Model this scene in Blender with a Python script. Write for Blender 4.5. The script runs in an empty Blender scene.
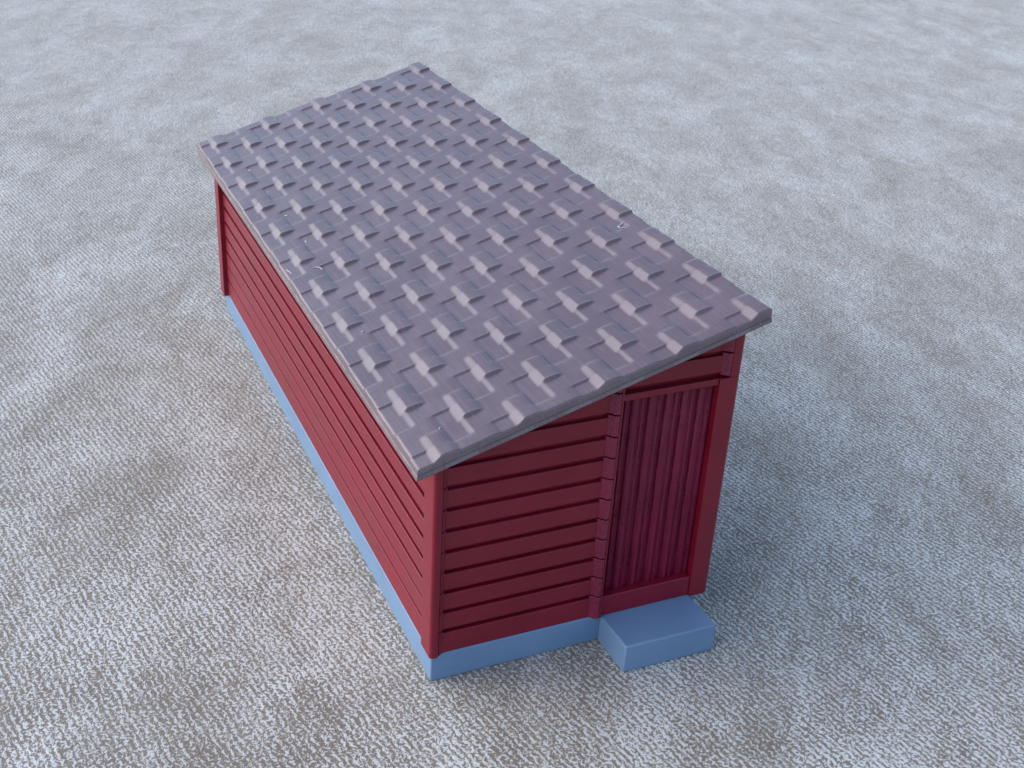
import bpy, bmesh, math, random
from mathutils import Vector, Matrix

random.seed(7)
scene = bpy.context.scene
COL = scene.collection

# ------------------------------------------------------------------ sizes (1 unit = 1 cm)
HB = 0.422                     # height of the foundation
L = 11.80                      # length of the foundation / plank faces
WR = 3.95                      # plane of the right-hand planks
ZL, SL = 3.305, 0.2965         # roof underside: z = ZL + SL * x
RX0, RX1, RY0, RY1 = -0.315, 4.165, -0.235, 12.06
PITCH, Z8 = 0.3016, 0.763      # plank pitch, lowest groove


# ------------------------------------------------------------------ node helpers
def new_mat(name):
    m = bpy.data.materials.new(name)
    m.use_nodes = True
    nt = m.node_tree
    return m, nt, nt.nodes['Principled BSDF']


def nd(nt, kind, **kw):
    n = nt.nodes.new(kind)
    for k, v in kw.items():
        if k.startswith('i_'):
            n.inputs[k[2:].replace('_', ' ')].default_value = v
        else:
            setattr(n, k, v)
    return n


def math_node(nt, op, a, b=None, c=None, clamp=False):
    n = nt.nodes.new('ShaderNodeMath')
    n.operation = op
    n.use_clamp = clamp
    for i, v in enumerate((a, b, c)):
        if v is None:
            continue
        if isinstance(v, (int, float)):
            n.inputs[i].default_value = v
        else:
            nt.links.new(v, n.inputs[i])
    return n.outputs[0]


def map_range(nt, v, f0, f1, t0=0.0, t1=1.0, smooth=True):
    n = nt.nodes.new('ShaderNodeMapRange')
    if smooth:
        n.interpolation_type = 'SMOOTHSTEP'
    nt.links.new(v, n.inputs['Value'])
    for k, x in (('From Min', f0), ('From Max', f1), ('To Min', t0), ('To Max', t1)):
        n.inputs[k].default_value = x
    return n.outputs['Result']


def mix_rgb(nt, fac, a, b):
    n = nt.nodes.new('ShaderNodeMix')
    n.data_type = 'RGBA'
    for s, v in ((n.inputs[0], fac), (n.inputs[6], a), (n.inputs[7], b)):
        if isinstance(v, (float, int)):
            s.default_value = v
        elif isinstance(v, tuple):
            s.default_value = (*v, 1) if len(v) == 3 else v
        else:
            nt.links.new(v, s)
    return n.outputs[2]


def coords(nt, scale=(1, 1, 1), rot=(0, 0, 0), loc=(0, 0, 0)):
    tc = nt.nodes.new('ShaderNodeTexCoord')
    mp = nt.nodes.new('ShaderNodeMapping')
    mp.inputs['Scale'].default_value = scale
    mp.inputs['Rotation'].default_value = rot
    mp.inputs['Location'].default_value = loc
    nt.links.new(tc.outputs['Object'], mp.inputs['Vector'])
    return mp.outputs['Vector']


def noise(nt, vec, scale, detail=2.0, rough=0.5, dist=0.0):
    n = nt.nodes.new('ShaderNodeTexNoise')
    n.inputs['Scale'].default_value = scale
    n.inputs['Detail'].default_value = detail
    n.inputs['Roughness'].default_value = rough
    n.inputs['Distortion'].default_value = dist
    nt.links.new(vec, n.inputs['Vector'])
    return n.outputs['Fac']


def plastic(name, c0, c1, rough, layer_rot=None, layer=(4, 4, 60), bump=0.15, spec=0.5, blotch=1.1,
            grain=70.0, dist=0.02, gw=0.5):
    """printed plastic: slight tone blotches, fine layer lines and grain in the relief"""
    m, nt, b = new_mat(name)
    big = noise(nt, coords(nt), blotch, 4, 0.6)
    fine = noise(nt, coords(nt, layer, layer_rot or (0, 0, 0)), 1.0, 3, 0.6)
    gr = noise(nt, coords(nt), grain, 2, 0.6)
    f = map_range(nt, math_node(nt, 'ADD', math_node(nt, 'MULTIPLY', big, 0.65), math_node(nt, 'MULTIPLY', fine, 0.35)),
                  0.36, 0.64)
    nt.links.new(mix_rgb(nt, f, c0, c1), b.inputs['Base Color'])
    r = map_range(nt, math_node(nt, 'ADD', math_node(nt, 'MULTIPLY', big, 0.5), math_node(nt, 'MULTIPLY', gr if gw > 0.4 else fine, 0.5)), 0.3, 0.7,
                  rough - 0.07, rough + 0.09)
    nt.links.new(r, b.inputs['Roughness'])
    b.inputs['Specular IOR Level'].default_value = spec
    bp = nt.nodes.new('ShaderNodeBump')
    bp.inputs['Strength'].default_value = bump
    bp.inputs['Distance'].default_value = dist
    h = math_node(nt, 'ADD', fine, math_node(nt, 'MULTIPLY', gr, gw))
    nt.links.new(h, bp.inputs['Height'])
    nt.links.new(bp.outputs['Normal'], b.inputs['Normal'])
    return m


M_RED = plastic('red_plastic', (0.158, 0.0034, 0.0160), (0.190, 0.0050, 0.0225), 0.40, layer=(1.5, 1.5, 30), bump=0.10, spec=0.40)
M_DOOR = plastic('red_plastic_ribbed', (0.135, 0.0038, 0.026), (0.195, 0.0065, 0.042), 0.30, layer=(60, 20, 2.5), bump=1.0, grain=45, spec=0.34)
M_COVE = plastic('red_plastic_rough_glint', (0.150, 0.006, 0.030), (0.200, 0.010, 0.046), 0.26, layer=(60, 60, 9), bump=0.8, grain=30, spec=0.5)  # same red plastic, coarser relief, purple sky glint mixed into its colour
M_BASE = plastic('blue_grey_plastic', (0.130, 0.222, 0.368), (0.147, 0.246, 0.402), 0.42, layer=(1.5, 1.5, 45), bump=0.10)
M_ROOF = plastic('mauve_grey_plastic', (0.114, 0.081, 0.100), (0.139, 0.100, 0.122), 0.25, layer=(34, 1.2, 10), bump=0.03, spec=0.85, gw=0.2)
M_BURR = plastic('pale_plastic', (0.42, 0.41, 0.50), (0.50, 0.49, 0.58), 0.5)


# ------------------------------------------------------------------ object helpers
def link(name, bm, mat, parent=None, bevel=0.0, seg=2, angle=35, smooth=True):
    bmesh.ops.recalc_face_normals(bm, faces=bm.faces)
    me = bpy.data.meshes.new(name)
    bm.to_mesh(me)
    bm.free()
    me.materials.append(mat)
    o = bpy.data.objects.new(name, me)
    COL.objects.link(o)
    if parent is not None:
        o.parent = parent
    if bevel > 0:
        md = o.modifiers.new('bevel', 'BEVEL')
        md.width = bevel
        md.segments = seg
        md.limit_method = 'ANGLE'
        md.angle_limit = math.radians(angle)
        md.harden_normals = False
    if smooth:
        for p in me.polygons:
            p.use_smooth = True
        me.set_sharp_from_angle(angle=math.radians(40))
    return o


def prism(bm, poly, z0, z1, axis='z'):
    """extrude a closed 2-D polygon; axis 'z': poly=(x,y); 'y': poly=(x,z); 'x': poly=(y,z)"""
    def P(a, b, c):
        return {'z': (a, b, c), 'y': (a, c, b), 'x': (c, a, b)}[axis]
    lo = [bm.verts.new(P(a, b, z0)) for a, b in poly]
    hi = [bm.verts.new(P(a, b, z1)) for a, b in poly]
    n = len(poly)
    bm.faces.new(lo[::-1])
    bm.faces.new(hi)
    for i in range(n):
        j = (i + 1) % n
        bm.faces.new((lo[i], lo[j], hi[j], hi[i]))


def box(bm, x0, x1, y0, y1, z0, z1):
    prism(bm, [(x0, y0), (x1, y0), (x1, y1), (x0, y1)], z0, z1)


def clip_roof(bm, gap=0.004):
    """cut everything that would stand above the underside of the roof"""
    r = bmesh.ops.bisect_plane(bm, geom=bm.verts[:] + bm.edges[:] + bm.faces[:], dist=1e-6,
                               plane_co=(0, 0, ZL - gap), plane_no=(-SL, 0, 1), clear_outer=True)
    edges = [e for e in r['geom_cut'] if isinstance(e, bmesh.types.BMEdge)]
    if edges:
        bmesh.ops.holes_fill(bm, edges=edges, sides=0)


# ------------------------------------------------------------------ the shed
shed = bpy.data.objects.new('model_shed', None)
COL.objects.link(shed)
shed['label'] = 'small plastic model shed with mauve tiled lean-to roof, dark red plank walls and blue base'
shed['category'] = 'model shed'

# foundation and doorstep
bm = bmesh.new()
box(bm, 0, WR - 0.11, 0, L, 0, HB)
link('foundation', bm, M_BASE, shed, bevel=0.020, seg=3)
bm = bmesh.new()
prism(bm, [(2.372, 0.0), (2.385, -0.705), (3.735, -0.72), (3.715, 0.0)], 0, HB + 0.003)
o = link('doorstep', bm, M_BASE, shed, bevel=0.022, seg=3)
o['label'] = 'blue doorstep block standing out below the door'

# ---- front wall: clapboards with grooves that run on into the flanks of the posts
PROUD = 0.055


def grooves(n0, n1):
    return [Z8 + PITCH * i for i in range(n0, n1)]


def plank_stack(bm, poly, zlist, z_bottom, z_top, gw=0.062, axis='z'):
    zs = [z_bottom]
    for g in zlist:
        w = gw(g) if callable(gw) else gw
        zs += [g - w / 2, g + w / 2]
    zs.append(z_top)
    for i in range(0, len(zs), 2):
        prism(bm, poly, zs[i], zs[i + 1], axis)


bm = bmesh.new()
plank_stack(bm, [(0.100, 0.098), (0.100, 0.0), (2.250, 0.0), (2.250, 0.098)], grooves(0, 12), HB + 0.001, 4.6)
zdoor = Z8 + PITCH * 10
plank_stack(bm, [(2.329, 0.098), (2.329, 0.0), (3.790, 0.0), (3.790, 0.098)], grooves(11, 12), zdoor + 0.031, 4.6)
box(bm, 0.06, 2.32, 0.062, 0.16, HB + 0.004, 4.6)
box(bm, 2.323, 3.90, 0.066, 0.158, zdoor - 0.05, 4.6)
clip_roof(bm)
front = link('wall', bm, M_RED, shed, bevel=0.012, seg=2)

# ---- the two long walls (x = 0 and x = WR) and the back wall
def left_gw(g):
    k = round((g - Z8) / PITCH)
    return (0.036, 0.032, 0.056, 0.064, 0.072, 0.078, 0.082, 0.082, 0.082)[min(k, 8)]


def long_wall(sign, x):
    bm = bmesh.new()
    xs = sorted((x, x + sign * 0.1))
    zs = [HB + 0.001]
    for g in grooves(0, 11):
        w = left_gw(g)
        zs += [g - w / 2, g + w / 2]
    zs.append(4.6)
    for i in range(0, len(zs), 2):
        box(bm, xs[0], xs[1], 0.06, L - 0.06, zs[i], zs[i + 1])
    xb = sorted((x + sign * 0.085, x + sign * 0.16))
    box(bm, xb[0], xb[1], 0.065, L - 0.065, HB + 0.004, 4.6)
    # the grooves stop short of the ends: solid flush stiles there
    xc = sorted((x + sign * 0.0015, x + sign * 0.09))
    box(bm, xc[0], xc[1], 0.075, 0.315, HB + 0.006, 4.6)
    box(bm, xc[0], xc[1], L - 0.315, L - 0.075, HB + 0.006, 4.6)
    clip_roof(bm)
    return link('wall', bm, M_RED, shed, bevel=0.009, seg=2)


long_wall(1, 0.0)
long_wall(-1, WR)
bm = bmesh.new()
plank_stack(bm, [(0.1, L), (WR - 0.1, L), (WR - 0.1, L - 0.1), (0.1, L - 0.1)], grooves(0, 12), HB + 0.001, 4.6)
box(bm, 0.102, WR - 0.102, L - 0.158, L - 0.062, HB + 0.004, 4.6)
clip_roof(bm)
link('wall', bm, M_RED, shed, bevel=0.009, seg=2)


# ---- corner posts, chamfered, a little proud of the planks
def corner_post(cx, cy, sx, sy, wx, wy, px=PROUD, py=PROUD, rad=0.07, wide=None):
    """cx,cy: outer corner of the plank planes; sx,sy point inwards"""
    arc = [(-px + rad * (1 - math.cos(t)), -py + rad * (1 - math.sin(t))) for t in [i * math.pi / 16 for i in range(9)]]
    bm = bmesh.new()
    spans = [(wx, HB - 0.022, 4.7)] if wide is None else [(wide[0], HB - 0.022, wide[1]), (wx, wide[1], 4.7)]
    for w_, z0, z1 in spans:
        pts = arc + [(w_, -py), (w_, 0.14), (0.14, 0.14), (0.14, wy), (-px, wy)]
        poly = [(cx + sx * a, cy + sy * b) for a, b in pts]
        if sx * sy < 0:
            poly = poly[::-1]
        prism(bm, poly, z0, z1)
    clip_roof(bm)
    return link('corner_post', bm, M_RED, shed, bevel=0.020, seg=3)


near_post = corner_post(0.0, 0.0, 1, 1, 0.082, 0.29, 0.035, 0.05, 0.05)
corner_post(0.0, L, 1, -1, 0.12, 0.30, 0.085, 0.05, 0.05)
far_post = corner_post(WR, 0.0, -1, 1, 0.11, 0.25, wide=(WR - 3.704, zdoor - 0.031))
corner_post(WR, L, -1, -1, 0.12, 0.30)

# ---- door frame and door
bm = bmesh.new()
ZS = 0.735
box(bm, 2.324, 2.352, -0.073, 0.30, HB + 0.002, 4.5)                      # narrow post beside the door
prism(bm, [(-0.035, HB + 0.003), (-0.035, ZS), (0.30, ZS + 0.03), (0.30, HB + 0.003)], 2.354, 3.70, 'x')   # sill
box(bm, 2.354, 3.70, -0.035, 0.30, 3.655, zdoor - 0.031)                  # head rail
clip_roof(bm)
frame = link('door_frame', bm, M_RED, shed, bevel=0.013, seg=2)


# rough coves where the posts rise out of the planks, notched at every plank joint
def cove(poly, n0, n1, z0, z1, parent, mat=M_COVE):
    bm = bmesh.new()
    plank_stack(bm, poly, [g + 0.018 for g in grooves(n0, n1)], z0, z1, gw=0.020)
    clip_roof(bm)
    return link('cove', bm, mat, parent, bevel=0.007, seg=2)


cove([(2.198, 0.10), (2.198, 0.0), (2.222, -0.012), (2.252, -0.058), (2.275, -0.071), (2.322, -0.0715), (2.322, 0.10)], 0, 12, HB + 0.002, 4.6, frame)
cove([(0.084, 0.10), (0.084, -0.043), (0.105, -0.036), (0.130, -0.012), (0.148, -0.002), (0.148, 0.10)], 0, 12, HB + 0.002, 4.6, near_post, M_RED)
cove([(3.724, 0.10), (3.724, -0.001), (3.750, -0.012), (3.785, -0.047), (3.810, -0.054), (3.838, -0.054), (3.838, 0.10)], 11, 12, zdoor + 0.0, 4.6, far_post)

bm = bmesh.new()
DY = 0.050
box(bm, 2.34, 3.76, DY + 0.055, DY + 0.12, 0.70, 3.70)
for k in range(6):
    x0 = 2.303 + 0.2375 * k
    ex = 0.020 if k == 5 else 0.0
    rnd = [(x0 + 0.012, DY + 0.08), (x0 + 0.012, DY + 0.034), (x0 + 0.028, DY + 0.010), (x0 + 0.060, DY), (x0 + 0.100, DY + 0.004),
           (x0 + 0.112, DY + 0.028), (x0 + 0.134, DY + 0.028), (x0 + 0.148, DY + 0.003), (x0 + 0.172 + ex, DY + 0.003), (x0 + 0.190 + ex, DY + 0.034),
           (x0 + 0.190 + ex, DY + 0.08)]
    prism(bm, rnd, 0.738 + random.uniform(0, 0.02), 3.69)
link('door', bm, M_DOOR, shed, bevel=0.006, seg=1)

# ------------------------------------------------------------------ roof: slab with interlocking tiles
T0, H1, H2 = 0.142, 0.026, 0.062        # low pan, flush level, raised roll above the underside
PX, PY, TX, TY = 1.0035, 1.1795, -0.128, 0.306


def frac(v):
    return v - math.floor(v)


def ramp(b, at, w):
    return max(0.0, min(1.0, (b - at) / w))


def lvl_roll(b):
    """raised on the near half of each tile, flush on the rest"""
    b = frac(b)
    if b < 0.5:
        r = ramp(b, 0.0, 0.06)
        r = r * r * (3 - 2 * r)
        return H1 + (H2 - H1) * (0.80 * r + 0.20 * b / 0.5) + lip(b, 0.5)
    return H1 - 0.006 * (1 - ramp(b, 0.5, 0.25))


def lvl_pan(b):
    b = frac(b)
    if 0.25 <= b < 0.75:
        return 0.004
    bb = b - 0.75 if b >= 0.75 else b + 0.25
    r = ramp(bb, 0.0, 0.07)
    r = r * r * (3 - 2 * r)
    return H1 * r + lip(b, 0.25)


def lip(b, at):
    """thin raised rim along the near edge of a tile"""
    d = frac(at - b) * PY
    return 0.0045 * (1 - d / 0.018) if 0 <= d < 0.018 else 0.0


def strip_heights(y):
    b = (TY - y) / PY
    return lvl_roll(b), lvl_pan(b + 0.5), lvl_roll(b + 0.5), lvl_pan(b)      # A, g1, B, g2


def face_blend(x, c, h0, h1, k):
    d = h1 - h0
    w = 0.052 + (k * 0.052 - 0.052) * max(0.0, min(1.0, (abs(d) - H1) / 0.010)) if abs(d) > 0.005 else 0.05
    t = max(0.0, min(1.0, (x - c) / w + 0.5))
    t = 0.8 * t + 0.2 * t * t * (3 - 2 * t)
    return h0 + d * t


def roll_over(u, h0, h1):
    """a raised strip bends down towards its right-hand neighbour"""
    q = max(0.0, min(1.0, (u - 0.13) / 0.185))
    return h0 + (h1 - h0) * (0.08 * q + 0.92 * q ** 3.0)


def row_profile(y, xs):
    A, g1, B, g2 = strip_heights(y)
    out = []
    for x in xs:
        a = (x - TX) / PX
        n = math.floor(a)
        u = (a - n) * PX
        # up-faces inside a period: g2->A at .045, g1->B at .547; A and B roll over to the right
        if u < 0.085:
            h = face_blend(u, 0.045, g2, A, 1.9)
        elif u < 0.42:
            h = roll_over(u, A, g1)
        elif u < 0.085 + PX / 2:
            h = face_blend(u, 0.045 + PX / 2, g1, B, 1.9)
        elif u < 0.42 + PX / 2:
            h = roll_over(u - PX / 2, B, g2)
        else:
            h = face_blend(u - PX, 0.045, g2, A, 1.9)
        out.append(h)
    return out


def roof_mesh():
    ins = 0.022
    nx = 300
    xs = [RX0 + ins + (RX1 - RX0 - 2 * ins) * i / nx for i in range(nx + 1)]
    q0 = math.ceil((RY0 + ins - TY) / (PY / 4))
    q1 = math.floor((RY1 - ins - TY) / (PY / 4))
    ys = {round(RY0 + ins, 5), round(RY1 - ins, 5)}
    for q in range(q0 - 1, q1 + 2):
        yq = TY + q * PY / 4
        for d in (-0.034, -0.023, 0.002, 0.008, 0.014, 0.020):
            ys.add(round(yq + d, 5))
        for i in range(1, 9):
            ys.add(round(yq + 0.020 + (PY / 4 - 0.054) * i / 9, 5))
    ys = sorted(y for y in ys if RY0 + ins - 1e-6 <= y <= RY1 - ins + 1e-6)
    bm = bmesh.new()
    grid = []
    for y in ys:
        hs = row_profile(y, xs)
        grid.append([bm.verts.new((x, y, ZL + SL * x + T0 + h + 0.0025 * math.sin(y * 0.9 + x * 1.7) + 0.002 * math.sin(y * 2.3 - x * 3.1)))
                     for x, h in zip(xs, hs)])
    ny = len(ys)
    for j in range(ny - 1):
        for i in range(nx):
            bm.faces.new((grid[j][i], grid[j][i + 1], grid[j + 1][i + 1], grid[j + 1][i]))
    loop = ([(grid[0][i], 0, -1) for i in range(nx)] + [(grid[j][nx], 1, 0) for j in range(ny - 1)]
            + [(grid[ny - 1][i], 0, 1) for i in range(nx, 0, -1)] + [(grid[j][0], -1, 0) for j in range(ny - 1, 0, -1)])
    corner = {grid[0][0]: (-1, -1), grid[0][nx]: (1, -1), grid[ny - 1][nx]: (1, 1), grid[ny - 1][0]: (-1, 1)}
    # (outwards from the top edge, share of the height that is left / absolute height above underside)
    rows = [(0.010, 'd', 0.004), (0.018, 'd', 0.012), (ins, 'd', 0.026),
            (ins + 0.006, 'h', 0.072), (ins - 0.002, 'h', 0.066), (ins + 0.007, 'h', 0.059), (ins + 0.016, 'h', 0.010), (ins + 0.006, 'h', 0.0)]
    prev = [v for v, _, _ in loop]
    for off, kind, val in rows:
        cur = []
        for v, nx_, ny_ in loop:
            cx, cy = corner.get(v, (nx_, ny_))
            x, y = v.co.x + cx * off, v.co.y + cy * off
            wob = 0.0014 * math.sin(x * 9 + y * 7 + val * 90) + 0.0008 * math.sin(x * 23 - y * 19 + val * 40)
            if kind == 'd':
                z = v.co.z - val + SL * (x - v.co.x)
            else:
                z = ZL + SL * x + val + (wob if val > 0 else 0)
            x += cx * wob
            y += cy * wob
            cur.append(bm.verts.new((x, y, z)))
        n = len(cur)
        for i in range(n):
            k = (i + 1) % n
            bm.faces.new((prev[i], cur[i], cur[k], prev[k]))
        prev = cur
    bm.faces.new(prev)
    return bm


roof = link('roof', roof_mesh(), M_ROOF, shed)


# ---- small burrs and strings of plastic left on the roof
def roof_z(x, y):
    return ZL + SL * x + T0 + row_profile(y, [x])[0]


def burr(pts, r):
    bm = bmesh.new()
    rings = []
    n = len(pts)
    for i, (x, y, dz) in enumerate(pts):
        z = roof_z(x, y) + dz
        rr = r * (0.5 + 0.5 * math.sin(math.pi * (i + 0.5) / n))
        a = Vector((pts[min(i + 1, n - 1)][0] - pts[max(i - 1, 0)][0], pts[min(i + 1, n - 1)][1] - pts[max(i - 1, 0)][1], 0)).normalized()
        s = Vector((-a.y, a.x, 0))
        c = Vector((x, y, z))
        rings.append([bm.verts.new(c + s * rr * math.cos(t * math.pi / 3) + Vector((0, 0, rr * math.sin(t * math.pi / 3)))) for t in range(6)])
    for i in range(n - 1):
        for t in range(6):
            u = (t + 1) % 6
            bm.faces.new((rings[i][t], rings[i][u], rings[i + 1][u], rings[i + 1][t]))
    bm.faces.new(rings[0][::-1])
    bm.faces.new(rings[-1])
    return link('burr', bm, M_BURR, roof)


for x, y, a, ln, r in [(0.176, 9.84, 2.2, 0.06, 0.010), (0.208, 8.635, 1.4, 0.06, 0.009), (0.211, 7.462, 2.4, 0.06, 0.010), (0.217, 6.292, 1.5, 0.07, 0.010),
                       (3.90, 3.06, 0.2, 0.09, 0.008), (3.83, 3.02, 1.5, 0.08, 0.007), (3.87, 2.95, -0.6, 0.07, 0.006),
                       (0.151, 0.306, 0.4, 0.04, 0.009), (0.093, 3.026, 0.2, 0.04, 0.008)]:
    pts = [(x + math.cos(a) * ln * (i / 4 - 0.5), y + math.sin(a) * ln * (i / 4 - 0.5), 0.004 + 0.008 * math.sin(math.pi * i / 4)) for i in range(5)]
    burr(pts, r)
# a curved string beside one roll at the low edge
burr([(0.06 + 0.10 * math.sin(t * 0.30), 5.33 - 0.13 * (1 - math.cos(t * 0.30)), 0.005) for t in range(7)], 0.007)
burr([(-0.255 + 0.02 * math.cos(t * 0.6), 5.45 + 0.05 * t, 0.003) for t in range(5)], 0.007)

# ------------------------------------------------------------------ the cloth-like surface it stands on
m, nt, b = new_mat('embossed_cloth')
ANG = math.radians(78)
pv = coords(nt, (1, 1, 1), (0, 0, ANG))           # x' runs along the diagonal ribs
warp = nd(nt, 'ShaderNodeTexNoise', i_Scale=6.0, i_Detail=2.0)
nt.links.new(pv, warp.inputs['Vector'])
sub = nd(nt, 'ShaderNodeVectorMath', operation='MULTIPLY_ADD')
nt.links.new(warp.outputs['Color'], sub.inputs[0])
sub.inputs[1].default_value = (0.10, 0.10, 0)
nt.links.new(pv, sub.inputs[2])
wv = sub.outputs[0]
sep = nd(nt, 'ShaderNodeSeparateXYZ')
nt.links.new(wv, sep.inputs[0])
rib = math_node(nt, 'SINE', math_node(nt, 'MULTIPLY', sep.outputs['Y'], 2 * math.pi / 0.088))
st = nd(nt, 'ShaderNodeMapping')
st.inputs['Scale'].default_value = (0.80, 1.0, 1.0)
nt.links.new(wv, st.inputs['Vector'])
fleck = noise(nt, st.outputs[0], 28.0, 2.5, 0.6, 0.3)
fleck2 = noise(nt, st.outputs[0], 42.0, 2.0, 0.6)
h = math_node(nt, 'ADD', math_node(nt, 'MULTIPLY', rib, 0.045), math_node(nt, 'ADD', math_node(nt, 'MULTIPLY', fleck, 0.62), math_node(nt, 'MULTIPLY', fleck2, 0.38)))
# broad rubbed and worn patches
def stretched(sx, sy):
    mp = nd(nt, 'ShaderNodeMapping')
    mp.inputs['Scale'].default_value = (sx, sy, 1.0)
    nt.links.new(coords(nt, (1, 1, 1), (0, 0, 0.42)), mp.inputs['Vector'])
    return mp.outputs[0]


big = noise(nt, stretched(0.55, 0.27), 1.0, 7, 0.66, 0.5)
mid = noise(nt, stretched(1.15, 0.62), 1.0, 8, 0.72, 0.8)
grain = noise(nt, stretched(10.0, 2.6), 1.0, 2, 0.6)
patch = math_node(nt, 'ADD', math_node(nt, 'MULTIPLY', big, 0.55), math_node(nt, 'MULTIPLY', mid, 0.45))
hh = math_node(nt, 'ADD', h, math_node(nt, 'ADD', math_node(nt, 'MULTIPLY', math_node(nt, 'SUBTRACT', patch, 0.5), 0.24), math_node(nt, 'MULTIPLY', math_node(nt, 'SUBTRACT', grain, 0.5), 0.13)))
tip = map_range(nt, hh, 0.47, 0.57)
lowc = mix_rgb(nt, map_range(nt, mid, 0.35, 0.65), (0.170, 0.136, 0.102), (0.212, 0.175, 0.136))
tipc = mix_rgb(nt, map_range(nt, big, 0.35, 0.65), (0.50, 0.505, 0.50), (0.60, 0.61, 0.61))
nt.links.new(mix_rgb(nt, tip, lowc, tipc), b.inputs['Base Color'])
b.inputs['Sheen Weight'].default_value = 0.22
b.inputs['Sheen Roughness'].default_value = 0.45
nt.links.new(map_range(nt, tip, 0, 1, 0.62, 0.40), b.inputs['Roughness'])
b.inputs['Specular IOR Level'].default_value = 0.5
bp = nd(nt, 'ShaderNodeBump', i_Strength=0.55, i_Distance=0.035)
nt.links.new(h, bp.inputs['Height'])
bp2 = nd(nt, 'ShaderNodeBump', i_Strength=0.06, i_Distance=0.30)
nt.links.new(patch, bp2.inputs['Height'])
nt.links.new(bp2.outputs['Normal'], bp.inputs['Normal'])
nt.links.new(bp.outputs['Normal'], b.inputs['Normal'])

bm = bmesh.new()
S = 110
vs = [bm.verts.new(c) for c in ((-S, -60, 0), (S, -60, 0), (S, 150, 0), (-S, 150, 0))]
bm.faces.new(vs)
ground = link('table_surface', bm, m, smooth=False)
ground['kind'] = 'structure'
ground['label'] = 'pale worn cloth-textured surface with fine diagonal ribs under the model shed'

# ------------------------------------------------------------------ light: soft daylight from the left
SUN_AZ = math.radians(-68)      # compass-like: 0 = +y, positive towards +x
SUN_EL = math.radians(30)
w = bpy.data.worlds.new('World')
scene.world = w
w.use_nodes = True
bg = w.node_tree.nodes['Background']
sky = w.node_tree.nodes.new('ShaderNodeTexSky')
sky.sky_type = 'NISHITA'
sky.sun_disc = False
sky.air_density = 1.0
sky.dust_density = 1.6
sky.ozone_density = 1.0
sky.sun_elevation = SUN_EL
sky.sun_rotation = SUN_AZ
w.node_tree.links.new(sky.outputs[0], bg.inputs[0])
bg.inputs[1].default_value = 0.15
sd = bpy.data.lights.new('sun', 'SUN')
sd.energy = 1.5
sd.angle = math.radians(100)
sd.color = (0.96, 0.98, 1.0)
so = bpy.data.objects.new('sun', sd)
COL.objects.link(so)
dirv = Vector((math.sin(SUN_AZ) * math.cos(SUN_EL), math.cos(SUN_AZ) * math.cos(SUN_EL), math.sin(SUN_EL)))
so.rotation_euler = dirv.to_track_quat('Z', 'Y').to_euler()

# ------------------------------------------------------------------ camera (fitted to the photograph)
cd = bpy.data.cameras.new('camera')
cam = bpy.data.objects.new('camera', cd)
COL.objects.link(cam)
r = Vector((0.91388483, -0.40248424, 0.05311264))
u = Vector((0.14678692, 0.44956801, 0.88110284))
f = Vector((0.37850775, 0.79743028, -0.4699328))
M = Matrix((r, u, -f)).transposed().to_4x4()
M.translation = Vector((-4.41790788, -11.1847162, 10.71763756))
cam.matrix_world = M
cd.sensor_fit = 'HORIZONTAL'
cd.sensor_width = 36.0
cd.lens = 1236.18 / 1024 * 36.0
cd.clip_start = 0.1
cd.clip_end = 1000
cd.dof.use_dof = True
cd.dof.focus_distance = 16.0
cd.dof.aperture_fstop = 1.7
scene.camera = cam

scene.view_settings.view_transform = 'Standard'
scene.view_settings.look = 'None'
scene.view_settings.exposure = 0.75
scene.view_settings.gamma = 1.0
scene.view_settings.use_curve_mapping = False
scene.render.resolution_x = 1024
scene.render.resolution_y = 768
